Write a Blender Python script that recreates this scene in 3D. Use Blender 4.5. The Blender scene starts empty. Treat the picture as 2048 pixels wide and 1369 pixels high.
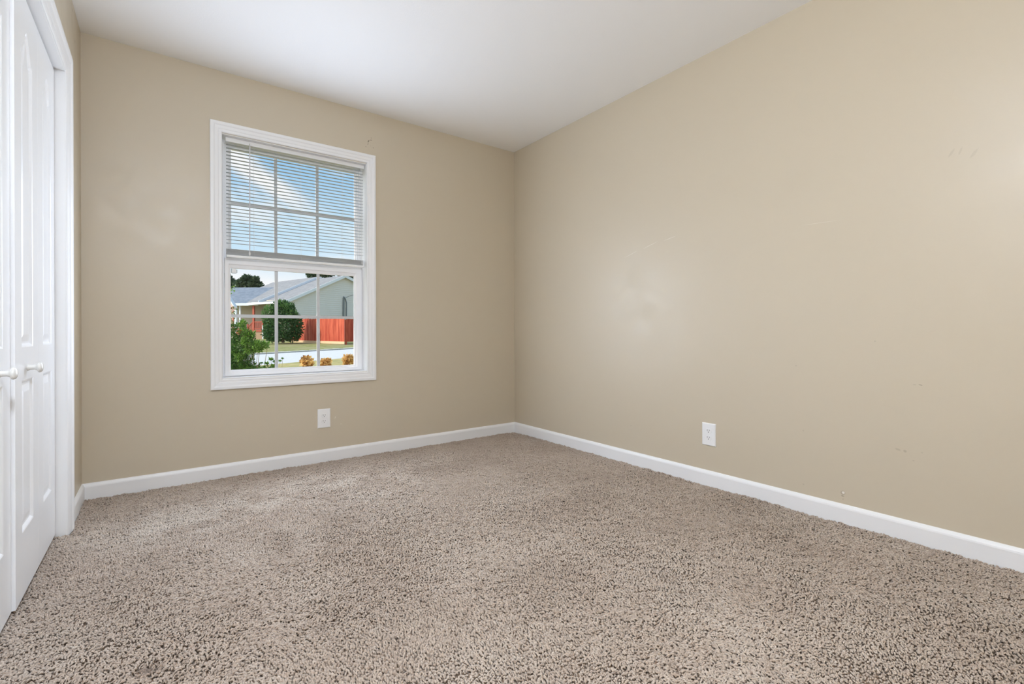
import bpy, math, random
import numpy as np
from mathutils import Matrix, Vector

# ------------------------------------------------------------------ camera, sky, sun, exposure
S = bpy.context.scene
C = S.collection
FPX, YAW, ROLL, CY, EYE = 951.05, 0.6379, -0.0031, 664.78, 0.8643
XL, XR, YB, HC, YR = -0.328, 2.4989, 3.3348, 2.44, -0.95
cw, sw = math.cos(YAW), math.sin(YAW)
AX_F = np.array([sw, cw, 0.0]); AX_R = np.array([cw, -sw, 0.0]); AX_U = np.array([0, 0, 1.0])
CAM_R = AX_R * math.cos(ROLL) + AX_U * math.sin(ROLL)
CAM_U = AX_U * math.cos(ROLL) - AX_R * math.sin(ROLL)
ORG = np.array([0, 0, EYE])

cam_data = bpy.data.cameras.new('camera')
cam = bpy.data.objects.new('camera', cam_data); C.objects.link(cam)
cam_data.sensor_width = 36.0
cam_data.sensor_fit = 'HORIZONTAL'
cam_data.lens = FPX / 2048 * 36.0
cam_data.shift_y = (CY - 684.5) / 2048
cam_data.clip_start = 0.02; cam_data.clip_end = 500
mw = Matrix.Identity(4)
for i in range(3):
    mw[i][0] = CAM_R[i]; mw[i][1] = CAM_U[i]; mw[i][2] = -AX_F[i]; mw[i][3] = ORG[i]
cam.matrix_world = mw
S.camera = cam

S.view_settings.view_transform = 'Standard'
S.view_settings.look = 'None'
S.view_settings.gamma = 1.0
S.view_settings.use_curve_mapping = False
S.view_settings.exposure = 0.0
S.cycles.use_denoising = True
S.cycles.diffuse_bounces = 7
S.cycles.max_bounces = 12
S.cycles.transparent_max_bounces = 24
S.cycles.caustics_reflective = False
S.cycles.caustics_refractive = False
S.cycles.sample_clamp_indirect = 6.0

LAMP_STRENGTH = 119.0
LAMP_XY = (0.04, 0.18)
WIN_FILL_WATTS = 22.5
SKY_FILL_WATTS = 9.0
ROOM_COL = (0.88, 0.985, 1.16)
SUN_STRENGTH = 3.3
GLOW = 1.6


def nd(nt, typ, **kw):
    n = nt.nodes.new(typ)
    for k, v in kw.items():
        if k.startswith('i_'):
            key = k[2:]
            key = int(key) if key.isdigit() else key
            n.inputs[key].default_value = v
        else:
            setattr(n, k, v)
    return n


def math_n(nt, op, a, b=None, c=None, clamp=False):
    n = nt.nodes.new('ShaderNodeMath'); n.operation = op; n.use_clamp = clamp
    for i, v in enumerate((a, b, c)):
        if v is None: continue
        if isinstance(v, (int, float)): n.inputs[i].default_value = v
        else: nt.links.new(v, n.inputs[i])
    return n.outputs[0]


def smooth(nt, v, lo, hi, a=0.0, b=1.0):
    n = nt.nodes.new('ShaderNodeMapRange'); n.interpolation_type = 'SMOOTHSTEP'
    n.inputs[1].default_value = lo; n.inputs[2].default_value = hi
    n.inputs[3].default_value = a; n.inputs[4].default_value = b
    nt.links.new(v, n.inputs[0])
    return n.outputs[0]


def mix(nt, fac, a, b, blend='MIX'):
    n = nt.nodes.new('ShaderNodeMix'); n.data_type = 'RGBA'; n.blend_type = blend
    for sock, v in ((n.inputs[0], fac), (n.inputs[6], a), (n.inputs[7], b)):
        if isinstance(v, (int, float)): sock.default_value = v
        elif isinstance(v, (tuple, list)): sock.default_value = tuple(v) + ((1.0,) if len(v) == 3 else ())
        else: nt.links.new(v, sock)
    return n.outputs[2]


W = bpy.data.worlds.new('sky'); S.world = W; W.use_nodes = True
nt = W.node_tree; nt.nodes.clear()
tc = nd(nt, 'ShaderNodeTexCoord')
sep = nd(nt, 'ShaderNodeSeparateXYZ'); nt.links.new(tc.outputs['Generated'], sep.inputs[0])
ramp = nd(nt, 'ShaderNodeValToRGB')
nt.links.new(sep.outputs[2], ramp.inputs[0])
el = ramp.color_ramp.elements
el[0].position = 0.0; el[0].color = (0.86, 0.93, 1.0, 1)
el[1].position = 1.0; el[1].color = (0.20, 0.42, 0.80, 1)
for p, c in ((0.06, (0.84, 0.92, 1.0)), (0.11, (0.62, 0.82, 0.98)), (0.20, (0.60, 0.81, 0.97)), (0.29, (0.36, 0.63, 0.91)), (0.36, (0.27, 0.54, 0.86)), (0.6, (0.26, 0.50, 0.84))):
    e = el.new(p); e.color = c + (1,)
mp = nd(nt, 'ShaderNodeMapping'); mp.inputs['Scale'].default_value = (5.0, 5.0, 13.0); mp.inputs['Location'].default_value = (0.35, 0.2, 0.55)
nt.links.new(tc.outputs['Generated'], mp.inputs[0])
nz = nd(nt, 'ShaderNodeTexNoise', i_Scale=1.0, i_Detail=6.0, i_Roughness=0.55)
nt.links.new(mp.outputs[0], nz.inputs[0])
cl = smooth(nt, nz.outputs[0], 0.50, 0.66)
# soft long cloud bank and low bright haze in the visible quarter
hz = smooth(nt, math_n(nt, 'ADD', sep.outputs[2], math_n(nt, 'MULTIPLY', nz.outputs[0], 0.10)), 0.13, 0.20, 1.0, 0.0)
xz = math_n(nt, 'ADD', sep.outputs[2], math_n(nt, 'MULTIPLY', sep.outputs[0], 0.62))
xz = math_n(nt, 'ADD', xz, math_n(nt, 'MULTIPLY', nz.outputs[0], -0.05))
bank = smooth(nt, math_n(nt, 'ABSOLUTE', math_n(nt, 'SUBTRACT', xz, 0.345)), 0.006, 0.035, 1.0, 0.0)
bank = math_n(nt, 'MULTIPLY', bank, smooth(nt, sep.outputs[0], 0.17, 0.26, 1.0, 0.15))
allc = math_n(nt, 'MAXIMUM', math_n(nt, 'MULTIPLY', cl, 0.65), math_n(nt, 'MAXIMUM', hz, bank))
sky = mix(nt, allc, ramp.outputs[0], (0.97, 0.98, 1.0))
# brighter sky added out of view on the sun's side for more light
dt = nd(nt, 'ShaderNodeVectorMath', operation='DOT_PRODUCT'); dt.inputs[1].default_value = (-0.755, 0.352, 0.553)
nt.links.new(tc.outputs['Generated'], dt.inputs[0])
gl = math_n(nt, 'MULTIPLY', smooth(nt, dt.outputs['Value'], 0.46, 0.93), GLOW)
sky = mix(nt, 1.0, sky, mix(nt, 1.0, (1.0, 0.985, 0.95), gl, 'MULTIPLY'), 'ADD')
bg = nd(nt, 'ShaderNodeBackground', i_Strength=1.0)
nt.links.new(sky, bg.inputs[0])
wo = nd(nt, 'ShaderNodeOutputWorld'); nt.links.new(bg.outputs[0], wo.inputs[0])

sun_d = bpy.data.lights.new('sun', 'SUN'); sun_d.energy = SUN_STRENGTH; sun_d.angle = math.radians(0.6); sun_d.color = (1.0, 0.95, 0.86)
sun = bpy.data.objects.new('sun', sun_d); C.objects.link(sun)
sun.location = (-20, 10, 25)
sun.rotation_euler = Vector((0.80, -0.08, -0.60)).to_track_quat('-Z', 'Y').to_euler()

por_d = bpy.data.lights.new('window_portal', 'AREA'); por_d.shape = 'RECTANGLE'; por_d.size = 0.86; por_d.size_y = 1.46
por_d.cycles.is_portal = True
por = bpy.data.objects.new('window_portal', por_d); C.objects.link(por)
por.location = (0.745, YB + 0.17, 1.328); por.rotation_euler = (math.radians(-90), 0, 0)

day_d = bpy.data.lights.new('window_fill', 'AREA'); day_d.shape = 'RECTANGLE'; day_d.size = 0.88; day_d.size_y = 1.10  # added unseen area lamp on the room side of the window, boosts daylight
day_d.energy = WIN_FILL_WATTS; day_d.color = (0.85, 0.97, 1.18)
day = bpy.data.objects.new('window_fill', day_d); C.objects.link(day)
day.location = (0.745, YB - 0.021, 1.14); day.rotation_euler = (math.radians(-90), 0, 0)

out_d = bpy.data.lights.new('sky_fill', 'AREA'); out_d.shape = 'RECTANGLE'; out_d.size = 1.6; out_d.size_y = 0.9  # added unseen area lamp outside above the window, brightens frame and blind
out_d.energy = SKY_FILL_WATTS; out_d.color = (0.90, 0.97, 1.08)
outl = bpy.data.objects.new('sky_fill', out_d); C.objects.link(outl)
outl.location = (0.745, YB + 0.75, 2.65); outl.rotation_euler = (math.radians(-42), 0, 0)

# ------------------------------------------------------------------ helpers
class MB:
    """collects shapes (world coordinates) that become one mesh"""
    def __init__(self): self.v = []; self.f = []
    def add(self, vs, fs):
        o = len(self.v); self.v += [tuple(map(float, p)) for p in vs]; self.f += [tuple(i + o for i in f) for f in fs]; return self
    def box(self, x0, x1, y0, y1, z0, z1):
        vs = [(x, y, z) for z in (z0, z1) for y in (y0, y1) for x in (x0, x1)]
        return self.add(vs, [(0, 2, 3, 1), (4, 5, 7, 6), (0, 1, 5, 4), (2, 6, 7, 3), (0, 4, 6, 2), (1, 3, 7, 5)])
    def hexa(self, a, b):
        """two quads a, b (4 points each) joined into a solid"""
        return self.add(list(a) + list(b), [(3, 2, 1, 0), (4, 5, 6, 7), (0, 1, 5, 4), (1, 2, 6, 5), (2, 3, 7, 6), (3, 0, 4, 7)])
    def loops(self, rings, closed_ring=True, caps=True, closed_path=False):
        n = len(rings[0]); vs = [p for r in rings for p in r]; fs = []
        m = len(rings)
        for i in range(m if closed_path else m - 1):
            j = (i + 1) % m
            for k in range(n if closed_ring else n - 1):
                l = (k + 1) % n
                fs.append((i * n + k, i * n + l, j * n + l, j * n + k))
        if caps and not closed_path:
            fs.append(tuple(range(n - 1, -1, -1))); fs.append(tuple((m - 1) * n + k for k in range(n)))
        return self.add(vs, fs)
    def tube(self, pts, r, n=8, caps=True):
        pts = [np.array(p, float) for p in pts]; rings = []
        rr = r if isinstance(r, (list, tuple)) else [r] * len(pts)
        for i, p in enumerate(pts):
            t = pts[min(i + 1, len(pts) - 1)] - pts[max(i - 1, 0)]; t = t / (np.linalg.norm(t) + 1e-9)
            a = np.array([0, 0, 1.0]) if abs(t[2]) < 0.9 else np.array([1.0, 0, 0])
            u = np.cross(t, a); u /= np.linalg.norm(u); w = np.cross(t, u)
            rings.append([p + rr[i] * (u * math.cos(2 * math.pi * k / n) + w * math.sin(2 * math.pi * k / n)) for k in range(n)])
        return self.loops(rings, caps=caps)
    def lathe(self, base, axis, prof, n=20):
        """prof: list of (distance along axis, radius)"""
        b = np.array(base, float); t = np.array(axis, float); t /= np.linalg.norm(t)
        a = np.array([0, 0, 1.0]) if abs(t[2]) < 0.9 else np.array([1.0, 0, 0])
        u = np.cross(t, a); u /= np.linalg.norm(u); w = np.cross(t, u)
        return self.loops([[b + t * d + r * (u * math.cos(2 * math.pi * k / n) + w * math.sin(2 * math.pi * k / n)) for k in range(n)] for d, r in prof])
    def sheet(self, grid):
        """grid of points [i][j]"""
        m, n = len(grid), len(grid[0])
        return self.add([p for r in grid for p in r], [(i * n + j, i * n + j + 1, (i + 1) * n + j + 1, (i + 1) * n + j) for i in range(m - 1) for j in range(n - 1)])


def tag(o, label=None, cat=None, kind=None, group=None):
    if label: o['label'] = label
    if cat: o['category'] = cat
    if kind: o['kind'] = kind
    if group: o['group'] = group
    return o


def root_base(o):
    while o.parent is not None: o = o.parent
    return np.array(o.location)


def link_mesh(name, me, mat, parent, base):
    o = bpy.data.objects.new(name, me); C.objects.link(o)
    if mat is not None: me.materials.append(mat)
    if parent is not None: o.parent = parent
    else: o.location = base
    return o


def mk(name, mb, mat, parent=None, bevel=0.0, smooth_shade=False, base=None, segs=2):
    v = np.array(mb.v)
    if parent is not None: base = root_base(parent)
    elif base is None:
        base = np.array([(v[:, 0].min() + v[:, 0].max()) / 2, (v[:, 1].min() + v[:, 1].max()) / 2, v[:, 2].min()])
    base = np.array(base, float)
    me = bpy.data.meshes.new(name)
    me.from_pydata((v - base).tolist(), [], mb.f); me.update()
    import bmesh
    bm = bmesh.new(); bm.from_mesh(me); bmesh.ops.recalc_face_normals(bm, faces=bm.faces); bm.to_mesh(me); bm.free()
    o = link_mesh(name, me, mat, parent, base)
    if smooth_shade:
        me.polygons.foreach_set('use_smooth', [True] * len(me.polygons))
    if bevel:
        m = o.modifiers.new('edge', 'BEVEL'); m.width = bevel; m.segments = segs; m.limit_method = 'ANGLE'; m.angle_limit = math.radians(40)
    return o


def thing(name, loc, label, cat, kind=None, group=None):
    o = bpy.data.objects.new(name, None); C.objects.link(o); o.location = loc; o.empty_display_size = 0.1
    return tag(o, label, cat, kind, group)


def fast_mesh(name, verts, quads, mat, parent=None, attr=None, base=None, smooth_shade=True):
    """numpy arrays straight to a mesh; attr: per-vertex tint"""
    if parent is not None: base = root_base(parent)
    elif base is None:
        base = np.array([(verts[:, 0].min() + verts[:, 0].max()) / 2, (verts[:, 1].min() + verts[:, 1].max()) / 2, verts[:, 2].min()])
    me = bpy.data.meshes.new(name)
    nv, nq = len(verts), len(quads)
    me.vertices.add(nv); me.vertices.foreach_set('co', (verts - base).astype(np.float32).ravel())
    me.loops.add(nq * 4); me.loops.foreach_set('vertex_index', quads.astype(np.int32).ravel())
    me.polygons.add(nq); me.polygons.foreach_set('loop_start', np.arange(0, nq * 4, 4, dtype=np.int32))
    me.polygons.foreach_set('use_smooth', np.full(nq, smooth_shade))
    if attr is not None:
        a = me.attributes.new('tint', 'FLOAT', 'POINT'); a.data.foreach_set('value', attr.astype(np.float32))
    me.update(calc_edges=True); me.validate()
    return link_mesh(name, me, mat, parent, base)


def mat_base(name, color=(0.8, 0.8, 0.8), rough=0.5, spec=0.5):
    m = bpy.data.materials.new(name); m.use_nodes = True
    b = m.node_tree.nodes['Principled BSDF']
    b.inputs['Base Color'].default_value = tuple(color) + (1,)
    b.inputs['Roughness'].default_value = rough
    b.inputs['Specular IOR Level'].default_value = spec
    return m, m.node_tree, b


def pos_node(nt):
    return nd(nt, 'ShaderNodeNewGeometry').outputs['Position']


def noise(nt, vec, scale, detail=3.0, rough=0.5):
    n = nd(nt, 'ShaderNodeTexNoise', i_Scale=scale, i_Detail=detail, i_Roughness=rough)
    nt.links.new(vec, n.inputs[0]); return n.outputs[0]


def bump(nt, b, h, strength, dist=0.002):
    n = nd(nt, 'ShaderNodeBump', i_Strength=strength, i_Distance=dist)
    nt.links.new(h, n.inputs['Height']); nt.links.new(n.outputs[0], b.inputs['Normal'])


# ------------------------------------------------------------------ materials
def white_paint(name, col, rough, grain=0.0):
    m, nt, b = mat_base(name, col, rough)
    p = pos_node(nt)
    n = noise(nt, p, 3.0, 3.0)
    c = mix(nt, n, tuple(x * 0.97 for x in col), tuple(min(1, x * 1.02) for x in col))
    nt.links.new(c, b.inputs['Base Color'])
    if grain:
        mp = nd(nt, 'ShaderNodeMapping'); mp.inputs['Scale'].default_value = (160, 160, 7)
        nt.links.new(p, mp.inputs[0])
        bump(nt, b, noise(nt, mp.outputs[0], 1.0, 3.0), grain, 0.0006)
    return m


M_TRIM = white_paint('white trim paint', (0.87, 0.87, 0.87), 0.38)
M_DOOR = white_paint('white door paint', (0.87, 0.875, 0.88), 0.30, 0.35)
M_VINYL = white_paint('white window vinyl', (0.91, 0.91, 0.925), 0.35)
M_BLIND = white_paint('white blind vinyl', (0.84, 0.84, 0.83), 0.40)
M_PLATE = white_paint('white outlet plastic', (0.86, 0.86, 0.855), 0.30)
M_KNOB = white_paint('white knob enamel', (0.78, 0.77, 0.73), 0.18)
M_DARK, _, _ = mat_base('dark slot', (0.05, 0.045, 0.04), 0.6)
M_SCREW, _, _b = mat_base('screw metal', (0.62, 0.62, 0.60), 0.35); _b.inputs['Metallic'].default_value = 0.6

# slats let a little light through; grey colour paints in their backlit shade
M_SLAT, nt, b = mat_base('thin slat shade grey', (0.54, 0.56, 0.58), 0.4)
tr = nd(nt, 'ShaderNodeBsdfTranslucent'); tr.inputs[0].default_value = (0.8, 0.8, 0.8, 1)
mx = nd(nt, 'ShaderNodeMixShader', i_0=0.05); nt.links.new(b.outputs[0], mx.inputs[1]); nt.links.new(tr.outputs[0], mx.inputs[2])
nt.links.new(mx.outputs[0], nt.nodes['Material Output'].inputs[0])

M_WAND, nt, b = mat_base('clear plastic', (0.62, 0.62, 0.66), 0.2)

M_CEIL, nt, b = mat_base('flat white ceiling paint', (0.93, 0.93, 0.93), 0.7, 0.3)
p = pos_node(nt)
bump(nt, b, noise(nt, p, 130.0, 4.0, 0.6), 0.25, 0.002)


def wall_mat(name, marks):
    """tan satin wall paint. marks: (axis u index, centre u, centre z, half length, half width, angle, colour, strength, ragged)"""
    m, nt, b = mat_base(name, (0.57, 0.498, 0.382), 0.40, 0.5)
    p = pos_node(nt)
    n1 = noise(nt, p, 1.1, 2.0)
    n2 = noise(nt, p, 9.0, 4.0)
    col = mix(nt, n1, (0.556, 0.486, 0.371), (0.580, 0.510, 0.392))
    col = mix(nt, math_n(nt, 'MULTIPLY', n2, 0.10), col, (0.62, 0.54, 0.42))
    sp = nd(nt, 'ShaderNodeSeparateXYZ'); nt.links.new(p, sp.inputs[0])
    fine = noise(nt, p, 260.0, 3.0, 0.6)
    for (ax, u, z, hl, hw, ang, c, st, rag) in marks:
        du = math_n(nt, 'SUBTRACT', sp.outputs[ax], u); dz = math_n(nt, 'SUBTRACT', sp.outputs[2], z)
        ca, sa = math.cos(ang), math.sin(ang)
        a = math_n(nt, 'DIVIDE', math_n(nt, 'ADD', math_n(nt, 'MULTIPLY', du, ca), math_n(nt, 'MULTIPLY', dz, sa)), hl)
        q = math_n(nt, 'DIVIDE', math_n(nt, 'SUBTRACT', math_n(nt, 'MULTIPLY', dz, ca), math_n(nt, 'MULTIPLY', du, sa)), hw)
        r = math_n(nt, 'SQRT', math_n(nt, 'ADD', math_n(nt, 'MULTIPLY', a, a), math_n(nt, 'MULTIPLY', q, q)))
        r = math_n(nt, 'ADD', r, math_n(nt, 'MULTIPLY', math_n(nt, 'SUBTRACT', fine, 0.5), rag * 2.0))
        k = smooth(nt, r, 0.55, 1.1, st, 0.0)
        col = mix(nt, k, col, c)
    nt.links.new(col, b.inputs['Base Color'])
    rr = smooth(nt, n2, 0.3, 0.7, 0.36, 0.46)
    nt.links.new(rr, b.inputs['Roughness'])
    bump(nt, b, noise(nt, p, 170.0, 3.0, 0.55), 0.12, 0.0012)
    return m


DK = (0.13, 0.10, 0.06); MD = (0.28, 0.23, 0.16); LT = (0.80, 0.76, 0.70)


def on_back(x, y):
    d = AX_F + CAM_R * (x - 1024) / FPX + CAM_U * (CY - y) / FPX; t = YB / d[1]; q = ORG + d * t; return q[0], q[2]


def on_right(x, y):
    d = AX_F + CAM_R * (x - 1024) / FPX + CAM_U * (CY - y) / FPX; t = XR / d[0]; q = ORG + d * t; return q[1], q[2]


def on_left(x, y):
    d = AX_F + CAM_R * (x - 1024) / FPX + CAM_U * (CY - y) / FPX; t = XL / d[0]; q = ORG + d * t; return q[1], q[2]


bm_marks = []
for (x, y, hl, hw, an, c, st, rg) in ((737.0, 282.6, .011, .0045, 1.0, DK, .85, .25), (741.8, 280.6, .010, .004, 0.15, DK, .6, .25),
                                      (736.2, 286.8, .010, .004, 1.5, MD, .45, .3), (735.3, 289, .004, .004, 0, MD, .5, .3), (731.8, 293.4, .005, .004, 0, MD, .5, .2),
                                      (746.7, 295.8, .006, .0045, 0, MD, .6, .2), (742.5, 276.3, .006, .004, -.5, MD, .55, .3), (741.5, 292, .004, .004, 0, MD, .2, .2),
                                      (757, 724.2, .0035, .0035, 0, MD, .6, .1), (670.5, 835.5, .010, .0022, 1.2, LT, .75, .1), (682, 848.5, .006, .003, 0, LT, .4, .2),
                                      (585, 852, .012, .003, 0, LT, .15, .3)):
    u, z = on_back(x, y); bm_marks.append((0, u, z, hl, hw, an, c, st, rg))
rm_marks = []
for (x, y, hl, hw, an, c, st, rg) in ((1686, 986.5, .0105, .0105, 0, MD, .55, .35), (1686.5, 986.0, .0065, .007, 0, LT, .9, .25), (1685, 992.5, .007, .004, .2, MD, .6, .3),
                                      (1686, 999, .003, .004, 0, MD, .4, .2), (1607, 969, .005, .004, 0, MD, .3, .3), (1606.5, 862, .003, .005, 0, MD, .3, .2),
                                      (1829, 770, .007, .0022, 0, MD, .35, .2), (1841, 770.5, .008, .0025, .25, MD, .6, .2),
                                      (1796, 899.5, .012, .005, .3, MD, .30, .4), (1810, 903, .007, .006, .9, MD, .40, .4), (1827, 922, .004, .003, 0, MD, .25, .3), (1844, 906, .005, .003, 0, MD, .2, .3),
                                      (1903, 306, .020, .005, -1.0, MD, .18, .3), (1921, 302, .018, .004, -1.25, MD, .18, .3), (1948, 307, .022, .006, -0.95, MD, .16, .4),
                                      (1262, 509, .06, .0016, -.30, LT, .45, .15), (1300, 491, .06, .0018, -.28, LT, .5, .15), (1340, 477, .05, .0018, -.18, LT, .45, .15),
                                      (1640, 446, .09, .0016, .03, LT, .25, .2), (1592, 732, .004, .004, 0, MD, .3, .2), (1750, 683, .004, .004, 0, MD, .3, .2), (1262, 852, .010, .004, 0, MD, .15, .4)):
    u, z = on_right(x, y); rm_marks.append((1, u, z, hl, hw, an, c, st, rg))
lm_marks = []
for (x, y, hl, hw) in ((144.4, 20.5, .010, .006), (149.8, 83, .009, .005)):
    u, z = on_left(x, y); lm_marks.append((1, u, z, hl, hw, 1.57, DK, .8, .2))
M_WBACK = wall_mat('tan wall paint window side', bm_marks)
M_WRIGHT = wall_mat('tan wall paint right side', rm_marks)
M_WLEFT = wall_mat('tan wall paint closet side', lm_marks)
M_WALL = wall_mat('tan wall paint', [])

# glass: clear sheet, weak mirror at its surface
M_GLASS = bpy.data.materials.new('clear window glass'); M_GLASS.use_nodes = True
nt = M_GLASS.node_tree; nt.nodes.clear()
tb = nd(nt, 'ShaderNodeBsdfTransparent'); tb.inputs[0].default_value = (0.985, 0.995, 0.99, 1)
gb = nd(nt, 'ShaderNodeBsdfGlossy'); gb.inputs['Roughness'].default_value = 0.0
fr = nd(nt, 'ShaderNodeFresnel', i_IOR=1.3)
ms = nd(nt, 'ShaderNodeMixShader'); nt.links.new(fr.outputs[0], ms.inputs[0]); nt.links.new(tb.outputs[0], ms.inputs[1]); nt.links.new(gb.outputs[0], ms.inputs[2])
out = nd(nt, 'ShaderNodeOutputMaterial'); nt.links.new(ms.outputs[0], out.inputs[0])

# carpet yarn
M_YARN, nt, b = mat_base('twisted beige yarn', (0.6, 0.5, 0.43), 0.6, 0.35)
at = nd(nt, 'ShaderNodeAttribute', attribute_name='tint')
rp = nd(nt, 'ShaderNodeValToRGB'); nt.links.new(at.outputs['Fac'], rp.inputs[0])
rp.color_ramp.elements[0].position = 0.0; rp.color_ramp.elements[0].color = (0.15, 0.105, 0.075, 1)
rp.color_ramp.elements[1].position = 1.0; rp.color_ramp.elements[1].color = (0.585, 0.505, 0.425, 1)
e = rp.color_ramp.elements.new(0.35); e.color = (0.365, 0.283, 0.217, 1)
e = rp.color_ramp.elements.new(0.65); e.color = (0.465, 0.380, 0.305, 1)
nt.links.new(rp.outputs[0], b.inputs['Base Color'])
b.inputs['Sheen Weight'].default_value = 0.10
b.inputs['Sheen Roughness'].default_value = 0.5
M_BACKING, _, _ = mat_base('carpet backing', (0.27, 0.185, 0.125), 0.95, 0.1)


def leaf_mat(name, dark, light, trans=0.3, rough=0.45):
    m, nt, b = mat_base(name, dark, rough, 0.35)
    at = nd(nt, 'ShaderNodeAttribute', attribute_name='tint')
    c = mix(nt, at.outputs['Fac'], dark, light); nt.links.new(c, b.inputs['Base Color'])
    t = nd(nt, 'ShaderNodeBsdfTranslucent'); nt.links.new(c, t.inputs[0])
    mx = nd(nt, 'ShaderNodeMixShader', i_0=trans); nt.links.new(b.outputs[0], mx.inputs[1]); nt.links.new(t.outputs[0], mx.inputs[2])
    nt.links.new(mx.outputs[0], nt.nodes['Material Output'].inputs[0])
    return m


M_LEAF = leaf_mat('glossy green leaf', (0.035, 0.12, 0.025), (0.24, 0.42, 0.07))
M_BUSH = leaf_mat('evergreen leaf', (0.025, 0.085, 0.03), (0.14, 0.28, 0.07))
M_TREE = leaf_mat('distant tree leaf', (0.05, 0.09, 0.05), (0.15, 0.20, 0.11), 0.2)
M_PETAL = leaf_mat('dry golden petal', (0.34, 0.14, 0.025), (1.0, 0.74, 0.32), 0.35, 0.6)
M_RUST = leaf_mat('rusty red leaf', (0.35, 0.06, 0.03), (0.70, 0.25, 0.12), 0.3)
M_BARK, _, _ = mat_base('brown bark', (0.16, 0.11, 0.07), 0.9)
M_TWIG, _, _ = mat_base('dry twig', (0.50, 0.42, 0.28), 0.8)


def ground_mat(name, c0, c1, scale, c2=None):
    m, nt, b = mat_base(name, c0, 0.95, 0.1)
    p = pos_node(nt)
    c = mix(nt, smooth(nt, noise(nt, p, scale, 5.0, 0.65), 0.32, 0.68), c0, c1)
    if c2: c = mix(nt, smooth(nt, noise(nt, p, scale * 0.12, 3.0), 0.42, 0.62, 0.0, 0.8), c, c2)
    nt.links.new(c, b.inputs['Base Color'])
    bump(nt, b, noise(nt, p, scale * 3, 3.0), 0.5, 0.03)
    return m


M_LAWN = ground_mat('mown lawn grass', (0.19, 0.20, 0.07), (0.34, 0.335, 0.14), 3.0, (0.32, 0.29, 0.15))
M_YARD = ground_mat('dry yard grass', (0.38, 0.31, 0.12), (0.52, 0.44, 0.21), 5.0, (0.33, 0.31, 0.13))
M_ROAD = ground_mat('pale asphalt', (0.56, 0.56, 0.56), (0.62, 0.62, 0.615), 8.0)
M_CURB, _, _ = mat_base('pale concrete edge', (0.42, 0.41, 0.35), 0.9)
M_REDFENCE, nt, b = mat_base('red stained board', (0.62, 0.11, 0.05), 0.75, 0.3)
p = pos_node(nt)
mp = nd(nt, 'ShaderNodeMapping'); mp.inputs['Scale'].default_value = (4.0, 4.0, 0.6); nt.links.new(p, mp.inputs[0])
at = nd(nt, 'ShaderNodeAttribute', attribute_name='tint')
c = mix(nt, smooth(nt, noise(nt, mp.outputs[0], 1.6, 4.0), 0.3, 0.75), (0.40, 0.055, 0.028), (0.62, 0.135, 0.07))
nt.links.new(c, b.inputs['Base Color'])
M_REDPAINT, _, _ = mat_base('red porch paint', (0.55, 0.12, 0.07), 0.6)
M_RAWBOARD, _, _ = mat_base('bare tan board', (0.72, 0.50, 0.30), 0.8)
M_SIDING, nt, b = mat_base('grey green lap siding', (0.56, 0.58, 0.54), 0.6)
p = pos_node(nt); sp = nd(nt, 'ShaderNodeSeparateXYZ'); nt.links.new(p, sp.inputs[0])
c = mix(nt, noise(nt, p, 1.5, 3.0), (0.74, 0.71, 0.655), (0.81, 0.78, 0.715)); nt.links.new(c, b.inputs['Base Color'])
M_CREAM, _, _ = mat_base('cream siding', (0.54, 0.48, 0.38), 0.7)
M_PINK, _, _ = mat_base('pale pink siding', (0.80, 0.60, 0.52), 0.7)
M_BRICK, _, _ = mat_base('tan brick skirt', (0.52, 0.34, 0.22), 0.85)
M_HWHITE, _, _ = mat_base('white house trim', (0.82, 0.84, 0.86), 0.55)
M_SHINGLE = ground_mat('blue grey shingles', (0.17, 0.20, 0.24), (0.24, 0.27, 0.31), 2.5)
M_SHINGLE_TAN = ground_mat('weathered grey shingles', (0.23, 0.23, 0.235), (0.30, 0.295, 0.295), 2.5)
M_PIPE, _, _ = mat_base('grey conduit', (0.20, 0.22, 0.22), 0.6)

# ------------------------------------------------------------------ room shell
T = 0.16
WX0, WX1, WZ0, WZ1 = 0.300, 1.190, 0.588, 2.068            # window opening
DY0, DY1, DZ = 1.362, 2.795, 1.997                         # closet opening
HXL, HXR = XL - 0.85, XR + T

floor = mk('floor', MB().box(HXL - T, HXR, YR - T, YB + T, -0.30, -0.016), M_BACKING)
tag(floor, 'beige carpeted floor of the empty bedroom', 'floor', 'structure')
ceiling = mk('ceiling', MB().box(HXL - T, HXR, YR - T, YB + T, HC, HC + 0.18), M_CEIL)
tag(ceiling, 'plain white ceiling over the empty bedroom', 'ceiling', 'structure')
wb = MB()
wb.box(HXL - T, WX0, YB, YB + T, -0.016, HC).box(WX1, HXR, YB, YB + T, -0.016, HC)
wb.box(WX0, WX1, YB, YB + T, -0.016, WZ0).box(WX0, WX1, YB, YB + T, WZ1, HC)
tag(mk('wall_back', wb, M_WBACK), 'tan wall with the window in it', 'wall', 'structure')
tag(mk('wall_right', MB().box(XR, XR + T, YR - T, YB, -0.016, HC), M_WRIGHT), 'long bare tan wall to the right of the window wall', 'wall', 'structure')
wl = MB()
wl.box(XL - 0.11, XL, DY1 + .016, YB, -0.016, HC).box(XL - 0.11, XL, YR, DY0 - .016, -0.016, HC).box(XL - 0.11, XL, DY0 - .016, DY1 + .016, DZ + .014, HC)
tag(mk('wall_left', wl, M_WLEFT), 'tan wall around the white closet doors', 'wall', 'structure')
tag(mk('wall_rear', MB().box(HXL, XR, YR - T, YR, -0.016, HC), M_WALL), 'tan wall behind the camera', 'wall', 'structure')
tag(mk('wall_closet', MB().box(HXL - T, HXL, YR - T, YB, -0.016, HC), M_WALL), 'wall at the back of the closet', 'wall', 'structure')


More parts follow.
